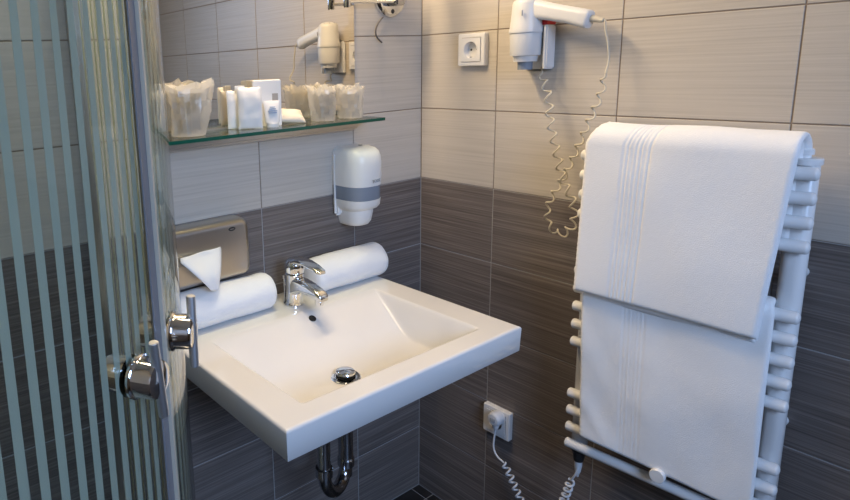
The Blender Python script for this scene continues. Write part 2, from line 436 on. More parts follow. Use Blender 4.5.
for yy, zz, hw, hh in [(0.006, 0.106, 0.010, 0.006), (-0.012, 0.114, 0.018, 0.0075), (-0.032, 0.1185, 0.0175, 0.006), (-0.060, 0.1190, 0.0160, 0.0048), (-0.088, 0.1150, 0.0145, 0.0040), (-0.108, 0.1095, 0.0125, 0.0036), (-0.114, 0.1075, 0.008, 0.0022)]:
    lv.append([(fb.x + px, fb.y + yy, fb.z + zz + pz - abs(px)*0.18) for px, pz in rrect(2*hw, 2*hh, hh*0.9, 5)])
adopt(tap, MB().loft(lv).build('lever', 'chrome', smooth=50))
adopt(tap, MB().lathe([(0.0, 0.0), (0.0022, 0.0), (0.0022, 0.055), (0.0045, 0.057), (0.0045, 0.066), (0, 0.067)], (fb.x-0.004, fb.y+0.030, fb.z), (0, 0, 1), 12, False).build('drain_rod', 'chrome'))

# ------------------------------------------------------------------ rolled towels on the basin
def roll(name, xa, xb, cy, r, seed, label, lift=0.0):
    root = empty(name, ((xa+xb)/2, cy, SZ), label, 'towel', 'rolled hand towels on the wash basin')
    n = 72; N = 60; loops = []
    for i in range(N+1):
        t = i/N; x = xa + (xb-xa)*t
        e = min(t, 1-t)*(xb-xa)/0.022
        f = math.sqrt(max(0, 1-(1-min(e, 1))**2))*0.42 + 0.58 if e < 1 else 1.0
        lp = []
        for k in range(n):
            a = 2*PI*k/n
            rr = r*f*(1 + 0.062*nz3(x*13+seed, math.cos(a)*1.3, math.sin(a)*1.3) + 0.012*nz3(x*55, a*3+seed, 2.0))
            s = (a - 0.9 - 0.25*math.sin(x*9+seed)) % (2*PI)
            rr *= 1 + 0.045*(1 - s/(2*PI)) - 0.022          # spiral step: the free edge of the roll
            yy = cy + rr*math.cos(a)*1.02; zz = SZ + r*0.95 + rr*math.sin(a) + lift
            if zz < SZ + 0.0006: zz = SZ + 0.0006
            lp.append((x, yy, zz))
        loops.append(lp)
    adopt(root, MB().loft(loops).build('rolled_cloth', 'terry_roll', smooth=60))
    return root
roll('rolled_towel', -0.835, -0.578, -0.048, 0.0435, 3.1, 'white rolled towel lying under the steel tissue dispenser')
roll('rolled_towel', -0.462, -0.218, -0.050, 0.0445, 8.4, 'white rolled towel lying behind the tap below the soap dispenser')

# ------------------------------------------------------------------ mirror and shelf
MY = -0.0062
mir = empty('wall_mirror', (-0.555, 0, 1.215), 'large frameless wall mirror with slanted glass rim above the glass shelf', 'mirror')
mx0, mx1, mz0, mz1, bw = -0.862, -0.2555, 1.205, 1.90, 0.020
adopt(mir, MB().add([(mx0,-0.002,mz0),(mx1,-0.002,mz0),(mx1,-0.002,mz1),(mx0,-0.002,mz1),
   (mx0,-0.0045,mz0),(mx1,-0.0045,mz0),(mx1,-0.0045,mz1),(mx0,-0.0045,mz1),
   (mx0+bw,MY,mz0+bw),(mx1-bw,MY,mz0+bw),(mx1-bw,MY,mz1-bw),(mx0+bw,MY,mz1-bw)],
   [(0,3,2,1),(0,1,5,4),(1,2,6,5),(2,3,7,6),(3,0,4,7),(4,5,9,8),(5,6,10,9),(6,7,11,10),(7,4,8,11),(8,9,10,11)]).build('mirror_glass', 'mirror', smooth=None))
adopt(mir, MB().box((mx0+0.001, -0.0019, mz0+0.001), (mx1-0.001, -0.0002, mz1-0.001)).build('backing', 'plastic_grey', smooth=None))
shelf = empty('glass_shelf', (-0.557, 0, 1.196), 'clear glass shelf with green front edge below the mirror', 'shelf')
sa, sb, sf, st, sbm = -0.850, -0.2655, -0.122, 1.2005, 1.1935
adopt(shelf, MB().box((sa, sf, sbm), (sb, -0.010, st)).build('glass_plate', 'shelf_glass', smooth=None))
adopt(shelf, MB().box((sa, sf-0.0008, sbm-0.0002), (sb, sf-0.0001, st+0.0002)).build('glass_edge', 'glass_edge', smooth=None),
      MB().box((sb+0.0001, sf, sbm), (sb+0.0008, -0.010, st)).build('glass_edge', 'glass_edge', smooth=None),
      MB().box((sa-0.0008, sf, sbm), (sa-0.0001, -0.010, st)).build('glass_edge', 'glass_edge', smooth=None))
rail = [(0, 1.1930), (-0.058, 1.1930), (-0.060, 1.1905), (-0.060, 1.1875), (-0.054, 1.1865), (-0.054, 1.1835), (-0.044, 1.1825), (-0.044, 1.1790), (-0.032, 1.1770), (-0.032, 1.1735), (-0.018, 1.1700), (-0.018, 1.1660), (0, 1.1610)]
adopt(shelf, MB().loft([[(x, y, z) for y, z in rail] for x in (-0.845, -0.268)]).build('wall_rail', 'alu', smooth=None))
adopt(shelf, MB().box((-0.842, -0.0125, 1.2006), (-0.272, -0.0070, 1.2042)).build('clamp_bar', 'alu', smooth=None, bevel=0.001))

# things on the shelf
def tumbler(loc, label, r0=0.028, r1=0.034, h=0.088):
    return tag(MB().lathe([(0, 0.0), (r0, 0.0), (r0+0.001, 0.002), (r1, h), (r1-0.002, h), (r0-0.001, 0.006), (0, 0.005)], loc, n=36, cap=False).build('drinking_glass', 'tumbler_glass', smooth=40), label, 'glass', 'wrapped drinking glasses on the shelf')
def bag(loc, rb, rt, h, seed, lean, flat, label):
    n, N = 26, 9; loops = []
    for i in range(N+1):
        t = i/N; lp = []
        rr = rb + (rt-rb)*t**1.3
        for k in range(n):
            a = 2*PI*k/n
            cr = 1 + 0.20*nz3(math.cos(a)*2.2+seed, math.sin(a)*2.2, t*3) + 0.22*(0.3+0.7*t)*nz3(math.cos(a)*4+seed, math.sin(a)*4+seed, t*5)
            sx = 1 + (flat[0]-1)*t; sy = 1 + (flat[1]-1)*t
            top = 0.016*t**4*(nz3(a*2.2, seed, 1.0) + 0.6*nz3(a*6, seed, 2.0))
            lp.append((loc[0] + math.cos(a)*rr*cr*sx + lean[0]*t, max(loc[1] + math.sin(a)*rr*cr*sy + lean[1]*t, loc[1]-0.05), loc[2] + 0.001 + h*t + top))
        loops.append(lp)
    # folded-in top
    cx = sum(p[0] for p in loops[-1])/n; cy = sum(p[1] for p in loops[-1])/n
    loops.append([(cx + (p[0]-cx)*0.55, cy + (p[1]-cy)*0.55, p[2]-0.006+0.006*nz3(p[0]*90, p[1]*90, seed)) for p in loops[-1]])
    loops.append([(cx + (p[0]-cx)*0.45, cy + (p[1]-cy)*0.45, p[2]-0.012) for p in loops[-1]])
    mb = MB(); mb.loft(loops, cap=False)
    mb.f.append(tuple(range(n-1, -1, -1)))
    return tag(mb.build('plastic_bag', 'poly_bag', smooth=14), label, 'bag', 'clear bags around the drinking glasses')
SHZ = st + 0.0004
gl = Vector((PA(188, 110, -0.060).x, -0.060, SHZ))
tumbler(gl, 'clear drinking glass wrapped in a bag at the left shelf end')
bag(gl, 0.0345, 0.044, 0.106, 2.3, (0.014, 0.006), (1.25, 0.75), 'crinkled clear plastic bag around the glass nearest the shower')
g2 = Vector((PA(324, 110, -0.055).x, -0.055, SHZ)); g3 = Vector((PA(350, 110, -0.058).x, -0.058, SHZ))
tumbler(g2, 'clear drinking glass in a bag left of the mirror edge', 0.022, 0.027, 0.066)
tumbler(g3, 'clear drinking glass in a bag at the right shelf end', 0.021, 0.025, 0.060)
bag(g2, 0.0300, 0.0330, 0.080, 5.7, (-0.006, 0.004), (1.15, 1.0), 'crumpled clear plastic bag beside the white sachets, right half of shelf')
bag(g3, 0.0290, 0.0330, 0.078, 9.1, (0.002, 0.002), (1.10, 1.0), 'crumpled clear plastic bag at the right end of the shelf')

def pouch(name, wd, h, th, seed, jag=0.0, pinch=True, n=18, N=22):
    mb = MB(); fr_, bk = [], []
    for i in range(N+1):
        t = i/N; rf, rb_ = [], []
        for k in range(n+1):
            s = k/n
            e = min(s, 1-s)*2; v = min(t, 1-t)*2 if pinch else min(1, t*3+0.4)
            bul = th/2*(min(1, e*2.2)**0.5)*(min(1, v*2.0)**0.5) + 0.0004
            x = (s-0.5)*wd*(1 + 0.03*nz3(t*4, seed, 1)); z = h*t + (jag*nz3(s*9, seed, 3) if i == N else 0)
            w_ = 0.0015*nz3(s*3+seed, t*4, 5)
            rf.append((x, -bul + w_, z)); rb_.append((x, bul + w_, z))
        fr_.append(rf); bk.append(rb_)
    mb.grid(fr_); b = len(mb.v); mb.grid([r[::-1] for r in bk])
    W = n+1
    for i in range(N):
        mb.f.append((i*W, (i+1)*W, b+(i+1)*W+n, b+i*W+n)); mb.f.append((i*W+n, b+i*W, b+(i+1)*W, (i+1)*W+n))
    mb.f.append(tuple(range(W)) + tuple(b+k for k in range(W))); mb.f.append(tuple(N*W+k for k in range(n, -1, -1)) + tuple(b+N*W+n-k for k in range(n+1)))
    return mb
def stand(root, mb, name, material, rot, loc):
    o = mb.build(name, material, root, smooth=60); return o
def thing_pose(root, loc, rz, tilt=0.0):
    root.location = loc; root.rotation_euler = (tilt, 0, rz)
FACE = 0.60                                   # turn towards the room
s1 = empty('paper_sachet', (0,0,0), 'pale paper sachet with torn corner beside the left bagged glass', 'sachet', 'white amenities on the shelf')
pouch('x', 0.044, 0.084, 0.012, 1.7, 0.004).build('pouch', 'paper', s1, 60); thing_pose(s1, (PA(237, 110, -0.030).x, -0.030, SHZ+0.0005), -0.45)
MB().box((-0.003, -0.004, 0.078), (0.019, 0.004, 0.094)).build('flap', 'paper', s1, 35, bevel=0.001)
s2 = empty('soap_packet', (0,0,0), 'white plump soap packet in front of the tall white box', 'packet', 'white amenities on the shelf')
pouch('x', 0.054, 0.090, 0.018, 4.2, 0.002).build('pouch', 'paper', s2, 60); thing_pose(s2, (PA(250, 110, -0.060).x, -0.060, SHZ+0.0005), -0.45)
s3 = empty('amenity_box', (0,0,0), 'tall white paper box with small brown square mark on the shelf', 'box', 'white amenities on the shelf')
MB().box((-0.032, -0.009, 0), (0.032, 0.009, 0.104)).build('carton', 'paper', s3, 35, bevel=0.0015)
MB().box((0.011, -0.0098, 0.058), (0.0245, -0.0091, 0.074)).build('print_mark', 'paper_print', s3, None)
thing_pose(s3, (PA(267, 110, -0.034).x, -0.034, SHZ), -0.42, 0.04)
s4 = empty('shampoo_tube', (0,0,0), 'small white tube with blue print standing before the tall white box', 'tube', 'white amenities on the shelf')
lp = []
for t in range(13):
    f = t/12; a, b = 0.0165 + 0.003*f, 0.0120*(1-f)**0.7 + 0.0006
    lp.append([(a*math.cos(2*PI*k/28), b*math.sin(2*PI*k/28), 0.010 + 0.049*f) for k in range(28)])
MB().loft(lp).build('tube_body', 'paper', s4, 60)
MB().lathe([(0, 0), (0.0135, 0), (0.014, 0.001), (0.014, 0.009), (0.012, 0.0105), (0, 0.0105)], n=28, cap=False).build('cap', 'plastic_white', s4)
for k, wd in enumerate((0.018, 0.021, 0.016, 0.012)):
    MB().box((-wd/2, -0.0108+0.0012*(3-k)*-1+0.002, 0.032+k*0.0042), (wd/2, -0.0060, 0.0335+k*0.0042)).build('print_line', 'ink_blue', s4, None)
thing_pose(s4, (PA(272, 110, -0.070).x, -0.070, SHZ), -0.45)
s5 = empty('shower_cap_sachet', (0,0,0), 'beige flat sachet with crimped edge lying beside the tall white box', 'sachet', 'white amenities on the shelf')
pouch('x', 0.072, 0.050, 0.020, 6.6, 0.003).build('pouch', 'sachet', s5, 60)
s5.location = (PA(291, 110, -0.055).x, -0.055, SHZ+0.006); s5.rotation_euler = (-1.05, 0.10, -0.30)

# ------------------------------------------------------------------ tissue dispenser
td = empty('tissue_dispenser', (-0.72, 0, 0.84), 'brushed steel tissue dispenser mounted on the tiles above a rolled towel', 'dispenser')
TX0, TX1, TZ0, TZ1, TD = -0.880, -0.624, 0.8635, 1.0000, 0.050
cx, cz = (TX0+TX1)/2, (TZ0+TZ1)/2; W_, H_ = TX1-TX0, TZ1-TZ0
lps = []
for y, s, r in ((-0.0005, 0.0, 0.022), (-0.030, 0.0, 0.022), (-0.038, 0.001, 0.022), (-0.043, 0.003, 0.021), (-0.047, 0.006, 0.018), (-0.0492, 0.010, 0.014), (-0.050, 0.015, 0.010)):
    lps.append([(cx+px, y, cz+pz) for px, pz in rrect(W_-2*s, H_-2*s, r, 7)])
adopt(td, MB().loft(lps).build('case', 'steel_brushed', smooth=60))
tslot = PA(210, 256, -0.0505)
sl = [(px, pz) for px, pz in rrect(0.105, 0.026, 0.012, 6)]
adopt(td, MB().loft([[(tslot.x-0.028+px*k, y, tslot.z+0.001+pz*k) for px, pz in sl] for y, k in ((-0.0502, 1.0), (-0.0520, 0.97), (-0.0520, 0.85), (-0.0506, 0.83))], cap=False).build('slot_rim', 'steel_brushed', smooth=40))
adopt(td, MB().loft([[(tslot.x-0.028+px*k, y, tslot.z+0.001+pz*k) for px, pz in sl] for y, k in ((-0.0502, 0.86), (-0.0508, 0.84))]).build('slot_opening', 'plastic_grey', smooth=None))
lo = PA(232, 229, -0.0505)
el = lambda k, y: [(lo.x + 0.0092*k*math.cos(2*PI*q/28), y, lo.z + 0.0046*k*math.sin(2*PI*q/28)) for q in range(28)]
adopt(td, MB().loft([el(1.0, -0.0499), el(1.0, -0.0506), el(0.9, -0.0510)]).build('badge', 'plastic_dark', smooth=30))
adopt(td, MB().loft([[(lo.x + (x-lo.x)*0.62, y, lo.z + (z-lo.z)*0.22) for x, y, z in el(1.0, yy)] for yy in (-0.0509, -0.0513)]).build('badge_line', 'steel_brushed', smooth=None))
# tissue pulled out
tip = PA(216, 291, -0.092); tl = PA(181, 263, -0.072); tr = PA(221, 249, -0.056)
rows = []
for i in range(15):
    t = i/14; row = []
    for k in range(15):
        s = k/14
        a = tl.lerp(tr, s); b = tip + Vector((-0.010*(1-s)+0.006*s, 0, 0.002*(1-s)))
        p = a.lerp(b, t)
        p.y -= 0.012*math.sin(PI*t)*(0.6+0.4*math.sin(s*PI)) + 0.004*math.sin(s*9+t*2)*(1-t)
        row.append(p)
    rows.append(row)
back = []
for i in range(8):
    t = i/7; row = []
    for k in range(15):
        s = k/14; p = tl.lerp(tr, s).copy()
        p.y += -0.004*math.sin(s*9)*0 ; q = Vector((tslot.x-0.075+0.098*s, -0.0525, tslot.z+0.002))
        row.append(q.lerp(p, t) + Vector((0, -0.004*math.sin(s*9)*t, 0.010*math.sin(PI*t))))
    back.append(row)
tis = MB().grid(back[:-1] + rows)
tis = tis.build('tissue', 'paper', smooth=60)
sm = tis.modifiers.new('thick', 'SOLIDIFY'); sm.thickness = 0.0012
tag(tis, 'white paper tissue pulled out of the steel dispenser', 'tissue')

# ------------------------------------------------------------------ soap dispenser
sd = empty('soap_dispenser', (-0.281, 0, 0.92), 'white plastic wall soap dispenser with grey window below the shelf', 'dispenser')
def dshape(hw, dep, y0=-0.0005, n=28, flat=0.35):
    pts = [(-hw, y0)]
    for k in range(n+1):
        a = PI*k/n; c, s = math.cos(a), math.sin(a)
        pts.append((-hw*math.copysign(abs(c)**0.75, c), y0 - dep*flat - dep*(1-flat)*abs(s)**0.80))
    pts.append((hw, y0)); return pts
SDX = -0.281
def slab(levels): return MB().loft([[(SDX+x, y, z) for x, y in dshape(hw, dep)] for hw, dep, z in levels])
adopt(sd, slab([(0.0535, 0.094, 1.0265), (0.0545, 0.096, 1.050), (0.0545, 0.0965, 1.085), (0.0535, 0.094, 1.101), (0.0505, 0.088, 1.113), (0.045, 0.079, 1.12), (0.036, 0.065, 1.1242), (0.024, 0.045, 1.1255)]).build('cover', 'plastic_white', smooth=50))
adopt(sd, slab([(0.0515, 0.0915, 0.9905), (0.0520, 0.0925, 0.9920), (0.0522, 0.0925, 1.0263)]).build('level_window', 'window_grey', smooth=50))
adopt(sd, slab([(0.040, 0.070, 0.960), (0.0475, 0.084, 0.966), (0.0515, 0.091, 0.974), (0.0525, 0.0935, 0.9903)]).build('push_bar', 'plastic_white', smooth=50))
adopt(sd, slab([(0.026, 0.052, 0.9175), (0.031, 0.060, 0.9200), (0.0345, 0.068, 0.930), (0.038, 0.074, 0.955), (0.038, 0.074, 0.965)]).build('nozzle_cover', 'plastic_white', smooth=50))
adopt(sd, MB().lathe([(0, 0.001), (0.006, 0.001), (0.0065, 0.0)], (SDX+0.012, -0.036, 1.1250), (0, 0, 1), 20, False).build('lock_button', 'plastic_dark'))
adopt(sd, MB().box((SDX-0.0560, -0.016, 0.945), (SDX+0.052, -0.0006, 1.112)).build('back_plate', 'plastic_white', bevel=0.006))
def text(name, body, size, loc, rot, material, root, ext=0.0003):
    c = bpy.data.curves.new(name, 'FONT'); c.body = body; c.size = size; c.extrude = ext; c.align_x = 'CENTER'; c.align_y = 'CENTER'
    o = bpy.data.objects.new(name, c); COL.objects.link(o)
    dg = bpy.context.evaluated_depsgraph_get(); me = bpy.data.meshes.new_from_object(o.evaluated_get(dg))
    bpy.data.objects.remove(o)
    p = link(name, me, material); p.location = loc; p.rotation_euler = rot
    adopt(root, p); return p
text('logo', 'TORK', 0.012, (SDX+0.010, -0.0966, 1.040), (PI/2, 0.0, 0.16), 'plastic_grey', sd, 0.0012)

# ------------------------------------------------------------------ magnifying mirror on a swing arm
mm = empty('magnifying_mirror', (-0.13, 0, 1.50), 'chrome swing-arm shaving mirror on a round wall plate beside the mirror', 'mirror')
adopt(mm, MB().lathe([(0.055, 0.0005), (0.055, 0.010), (0.050, 0.015), (0.044, 0.0165), (0, 0.0165)], (-0.130, 0, 1.503), (0, -1, 0), 48, False).build('wall_plate', 'chrome'))
adopt(mm, MB().box((-0.148, -0.050, 1.474), (-0.118, -0.0166, 1.56)).build('hinge_block', 'chrome_dark', bevel=0.003))
adopt(mm, MB().lathe([(0, 0.0015), (0.005, 0.0015), (0.006, 0)], (-0.130, -0.0165, 1.462), (0, -1, 0), 16, False).build('screw', 'plastic_dark'))
pv1 = PA(347, 0, -0.036)
adopt(mm, MB().tube([(-0.133, -0.040, 1.4850), (pv1.x, -0.036, 1.4800)], 0.0040, 12).build('arm', 'chrome'))
adopt(mm, MB().tube([(-0.133, -0.040, 1.5250), (pv1.x, -0.036, 1.5200)], 0.0040, 12).build('arm', 'chrome'))
adopt(mm, MB().lathe([(0, 0), (0.0075, 0), (0.0085, 0.002), (0.0085, 0.070), (0.0075, 0.072), (0, 0.072)], (pv1.x, -0.036, PA(347, 7.5, -0.036).z), n=24, cap=False).build('pivot', 'chrome'))
adopt(mm, MB().tube([(pv1.x, -0.036, 1.53), (pv1.x+0.004, -0.060, 1.58), (pv1.x+0.01, -0.10, 1.66)], 0.005, 12).build('arm', 'chrome'))
adopt(mm, MB().lathe([(0, -0.004), (0.085, -0.004), (0.089, 0.0), (0.089, 0.006), (0.085, 0.008), (0, 0.007)], (pv1.x+0.01, -0.112, 1.70), (0.2, -1, 0), 48, False).build('mirror_disc', 'chrome'))
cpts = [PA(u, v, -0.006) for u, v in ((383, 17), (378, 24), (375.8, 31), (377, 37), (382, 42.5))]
adopt(mm, MB().tube(catmull(cpts, 6), 0.0020, 8).build('wall_shadow', 'shadow_grey'))  # thin dark tube added in place of a curved shadow on the tiles

# ------------------------------------------------------------------ wall sockets
def rot_to_wall_b(o, p): o.location = p; o.rotation_euler = (0, 0, -PI/2)
def socket(name, p, label, group=None):
    root = empty(name, (0,0,0), label, 'socket', 'wall sockets')       # local: x along the wall, -y into the room
    lps = [[(x, y, z) for x, z in rrect(s, s, r, 4)] for y, s, r in ((0.0063, 0.081, 0.003), (-0.007, 0.081, 0.003), (-0.0095, 0.078, 0.003), (-0.0100, 0.062, 0.002), (-0.0092, 0.0605, 0.002))]
    MB().loft(lps, cap=False).build('cover_frame', 'plastic_socket', root, 30)
    n = 48; hs_ = 0.02925; ang = [2*PI*k/n for k in range(n)]
    out = [(hs_*math.cos(a)/max(abs(math.cos(a)), abs(math.sin(a))), hs_*math.sin(a)/max(abs(math.cos(a)), abs(math.sin(a)))) for a in ang]
    lps = [[(x, -0.0093, z) for x, z in out], [(x, -0.0120, z) for x, z in out]]
    lps += [[(r*math.cos(a), y, r*math.sin(a)) for a in ang] for r, y in ((0.0205, -0.0120), (0.0198, -0.0115), (0.0192, 0.0050), (0.0, 0.0050))]
    MB().loft(lps, cap=False).build('insert', 'plastic_socket', root, 35)
    for s in (-1, 1):
        MB().lathe([(0, 0.0005), (0.0028, 0.0005), (0.0028, 0)], (s*0.0095, 0.0048, 0), (0, -1, 0), 14, False).build('pin_hole', 'hole', root)
        MB().box((-0.0028, -0.0100, s*0.0190-0.0012), (0.0028, 0.0048, s*0.0190+0.0012)).build('earth_clip', 'chrome_dark', root, None)
    rot_to_wall_b(root, p); return root
pA = (PB(462, 33.6)+PB(489, 33)+PB(462, 66)+PB(487.5, 65.5))/4
pB = (PB(487, 401)+PB(513, 410)+PB(486, 430)+PB(512.5, 439))/4
# the sockets reach into recessed boxes: the tiles there stay whole, so the wells are shallow
socket('wall_socket', (-0.0065, pA.y, pA.z), 'empty white wall socket beside the hair dryer')
socket('wall_socket', (-0.0065, pB.y, pB.z), 'white wall socket low on dark tiles holding a plug')
# ------------------------------------------------------------------ coiled cords
def coil(path, r, pitch, tube_r, n=6, straight=(0, 0), flat=1.0, phase=0.0):
    P = catmull(path, 24)
    ln = [0.0]
    for i in range(1, len(P)): ln.append(ln[-1] + (P[i]-P[i-1]).length)
    tot = ln[-1]; steps = int(tot/pitch*14); out = []; j = 0
    e = None
    for i in range(steps+1):
        s = tot*i/steps
        while j < len(ln)-2 and ln[j+1] < s: j += 1
        t = (s-ln[j])/max(1e-9, ln[j+1]-ln[j]); p = P[j].lerp(P[j+1], t)
        T = (P[min(j+2, len(P)-1)] - P[max(j-1, 0)]).normalized()
        if e is None: e = (Vector((1,0,0)) - T*T.x).normalized()
        e = (e - T*e.dot(T)).normalized(); f = T.cross(e)
        k = 1.0
        if straight[0] and s < straight[0]: k = max(0, 1-(straight[0]-s)/0.012)
        if straight[1] and s > tot-straight[1]: k = max(0, 1-(s-(tot-straight[1]))/0.012)
        a = 2*PI*s/pitch + phase
        out.append(p + (e*math.cos(a)*flat + f*math.sin(a))*r*k)
    return MB().tube(out, tube_r, n)

# ------------------------------------------------------------------ hair dryer
DD, DY = 0.050, -0.3545
dr = empty('hair_dryer', (-DD, DY, 1.30), 'white wall hair dryer hanging in its holder with curly cord', 'hair dryer')
c0 = (-DD, DY, 0)
adopt(dr, MB().lathe([(0.0370, 1.3850), (0.0378, 1.3880), (0.0350, 1.4000), (0.0325, 1.4300), (0.0312, 1.4480), (0.029, 1.4545), (0.023, 1.4590), (0.012, 1.4620), (0, 1.4625)], c0, n=40, cap=False).build('body', 'plastic_dryer'))
adopt(dr, MB().lathe([(0, 1.3210), (0.0250, 1.3210), (0.0270, 1.3330), (0.0325, 1.3345), (0.0335, 1.3365), (0.0352, 1.3845), (0.0345, 1.3850)], c0, n=40, cap=False).build('barrel', 'plastic_dryer'))
adopt(dr, MB().lathe([(0.0165, 1.3215), (0.0160, 1.3030), (0.0145, 1.3030), (0.0140, 1.3190), (0, 1.3190)], c0, n=32, cap=False).build('nozzle', 'window_grey'))
for k in range(9):
    a = 2*PI*k/9
    adopt(dr, MB().lathe([(0, 0.0006), (0.0022, 0.0006), (0.0024, 0)], (-DD+0.0245*math.cos(a), DY+0.0245*math.sin(a), 1.4582), (0.5*math.cos(a), 0.5*math.sin(a), 1), 8, False).build('air_hole', 'plastic_grey'))
hs = PB(538, 10, DD); he = PB(590, 20, DD)
hs = Vector((-DD, DY-0.016, 1.436)); he = Vector((-DD, -0.503, 1.4045))
ax = (he-hs).normalized(); sd_ = ax.cross(Vector((0,0,1))).normalized(); upv = sd_.cross(ax)
L_ = (he-hs).length; lps = []
for t, hw, hh, dz in ((0.0, 0.017, 0.0215, 0.0), (0.08, 0.0175, 0.0205, 0), (0.30, 0.0165, 0.0185, 0), (0.62, 0.0160, 0.0175, 0), (0.84, 0.0165, 0.0185, -0.0012), (0.95, 0.0165, 0.0190, -0.0025), (0.985, 0.0150, 0.0175, -0.003), (1.0, 0.011, 0.013, -0.003)):
    lps.append([tuple(hs + ax*(L_*t) + sd_*px + upv*(pz+dz)) for px, pz in rrect(2*hw, 2*hh, min(hw, hh)*0.7, 5)])
adopt(dr, MB().loft(lps).build('handle', 'plastic_dryer', smooth=50))
adopt(dr, MB().tube([he + ax*(-0.004), he + ax*0.006, he + ax*0.012, he + ax*0.018, he + ax*0.026], [0.0075, 0.0072, 0.0062, 0.0055, 0.0045], 14).build('strain_relief', 'cord_cream'))
mk = PB(522, 13, DD+0.036)
adopt(dr, MB().box((mk.x-0.0010, mk.y-0.0012, mk.z-0.006), (mk.x+0.0022, mk.y+0.0012, mk.z+0.006)).build('logo_mark', 'plastic_grey', bevel=0.0005))
# wall holder
dh = empty('dryer_holder', (0, DY, 1.30), 'white plastic wall holder behind the hair dryer', 'holder')
adopt(dh, MB().box((-0.0115, DY-0.044, 1.299), (-0.0004, DY+0.028, 1.405)).build('wall_box', 'plastic_dryer', bevel=0.006, seg=3))
adopt(dh, MB().box((-0.046, DY-0.0485, 1.303), (-0.0100, DY-0.0385, 1.400)).build('clip_arm', 'plastic_dryer', bevel=0.003))
rs = PB(548, 21, 0.030)
adopt(dh, MB().box((-0.042, rs.y-0.006, 1.4002), (-0.008, rs.y+0.008, 1.4110)).build('switch', 'plastic_red', bevel=0.001))
# coiled cord, one piece, from holder down, round the loop and up to the handle
dz = 0.045
px = [(541.5, 67, .020), (543, 79, .026), (546, 88, .034), (548.5, 100, .040), (550, 118, .043), (553, 136, .045), (557, 154, .046), (560.5, 170, .050), (565, 184, .056), (571, 197, .060), (574.5, 210, .060), (573, 224, .056), (564, 233, .050), (554, 231, .044), (548, 220, .040), (548, 206, .038), (554, 193, .038), (562, 180, .036), (569, 166, .040), (576, 151, .043), (583, 135, .046), (590, 119, .050), (597, 103, .055), (602, 88, .060), (605.5, 74, .064)]
path = [PB(u, v, d) for u, v, d in px]
cd_ = coil(path, 0.0090, 0.0310, 0.0021, 7, straight=(0.022, 0.012), flat=0.55)
e_ = he + ax*0.026
last = Vector(cd_.v[-1])
cd_.tube(catmull([last, PB(608.5, 60, .050), PB(608, 45, .050), PB(605.5, 30, .050), e_ + Vector((0, -0.004, -0.002)), e_], 8), 0.0021, 7)
tag(cd_.build('curly_cord', 'cord_cream', smooth=60), 'cream curly cord looping from hair dryer holder to its handle', 'cord')

# ------------------------------------------------------------------ towel warmer
YL, YR, DL, DR = -0.528, -0.908, 0.1027, 0.075
SK = (DL-DR)/(YL-YR)
def dep(y): return DR + (y-YR)*SK
def PR(u, v, off=0.0):                       # point on the (slightly skewed) plane of the bars, off metres in front
    # x = -(dep(y)+off)  ->  x + SK*y = -(DR - YR*SK + off)
    return hit(u, v, (1, SK, 0), -(DR - YR*SK + off))
Z0, ZP, BR = 1.1275, 0.0414, 0.0112
IDX = (0, 1, 2, 3, 6, 7, 8, 9, 10, 13, 14, 15, 16)
tw = empty('towel_warmer', (-0.05, -0.72, 0.44), 'white tubular electric towel warmer mounted on the right wall', 'radiator')
bar_me = None
tilt = math.atan2(DL-DR, YL-YR)
Lb = math.hypot(YL-YR, DL-DR)
prof = [(0, -Lb/2)] + [(BR*math.sin(PI/2*k/5), -Lb/2 + 0.006*(1-math.cos(PI/2*k/5))) for k in range(1, 6)]
prof += [(r, -h) for r, h in reversed(prof[1:])] + [(0, Lb/2)]
bm_ = MB().lathe(prof, (0,0,0), (0, 1, 0), 20, False)
for k, i in enumerate(IDX):
    if k == 0:
        o = bm_.build('bar', 'enamel'); bar_me = o.data
    else:
        o = bpy.data.objects.new('bar', bar_me); COL.objects.link(o)
    o.location = (-(DL+DR)/2, (YL+YR)/2, Z0 - ZP*i); o.rotation_euler = (0, 0, math.atan2(DL-DR, YL-YR))
    o.parent = tw; o.matrix_parent_inverse = Matrix.Translation(-tw.location)
zt, zb_ = Z0 + 0.018, Z0 - ZP*16 - 0.014
for y, rp in ((YL-0.020, 0.0165), (YR+0.025, 0.0180)):
    xx = -dep(y) + 0.026
    lps = [[(xx + pa*s, y + pb*s, z) for pa, pb in rrect(0.032, rp*2, 0.0145, 5)] for z, s in ((zb_, 0.85), (zb_+0.003, 1.0), (zt-0.003, 1.0), (zt, 0.90))]
    adopt(tw, MB().loft(lps).build('post', 'enamel', smooth=50))
    for z in (Z0 - 4.5*ZP, Z0 - 11.5*ZP):
        adopt(tw, MB().lathe([(0.010, 0.0), (0.010, -xx+0.004-0.0)], (xx, y, z), (1, 0, 0), 16).build('wall_bracket', 'enamel'))
# end cap and vent on the right post
yv = YR+0.025; xv = -dep(yv)+0.026
adopt(tw, MB().lathe([(0.0205, zt-0.006), (0.0210, zt-0.004), (0.0210, zt+0.003), (0.0195, zt+0.005), (0, zt+0.005)], (xv, yv, 0), n=28, cap=False).build('end_cap', 'enamel'))
adopt(tw, MB().lathe([(0.006, zt+0.004), (0.006, zt+0.009), (0.0115, zt+0.010), (0.0115, zt+0.018), (0.0095, zt+0.020), (0, zt+0.020)], (xv+0.002, yv+0.004, 0), n=20, cap=False).build('vent_valve', 'enamel'))
yl = YL-0.020; xl = -dep(yl)+0.026
adopt(tw, MB().lathe([(0.0185, zt-0.006), (0.0190, zt-0.004), (0.0190, zt+0.003), (0.0175, zt+0.005), (0, zt+0.005)], (xl, yl, 0), n=28, cap=False).build('end_cap', 'enamel'))
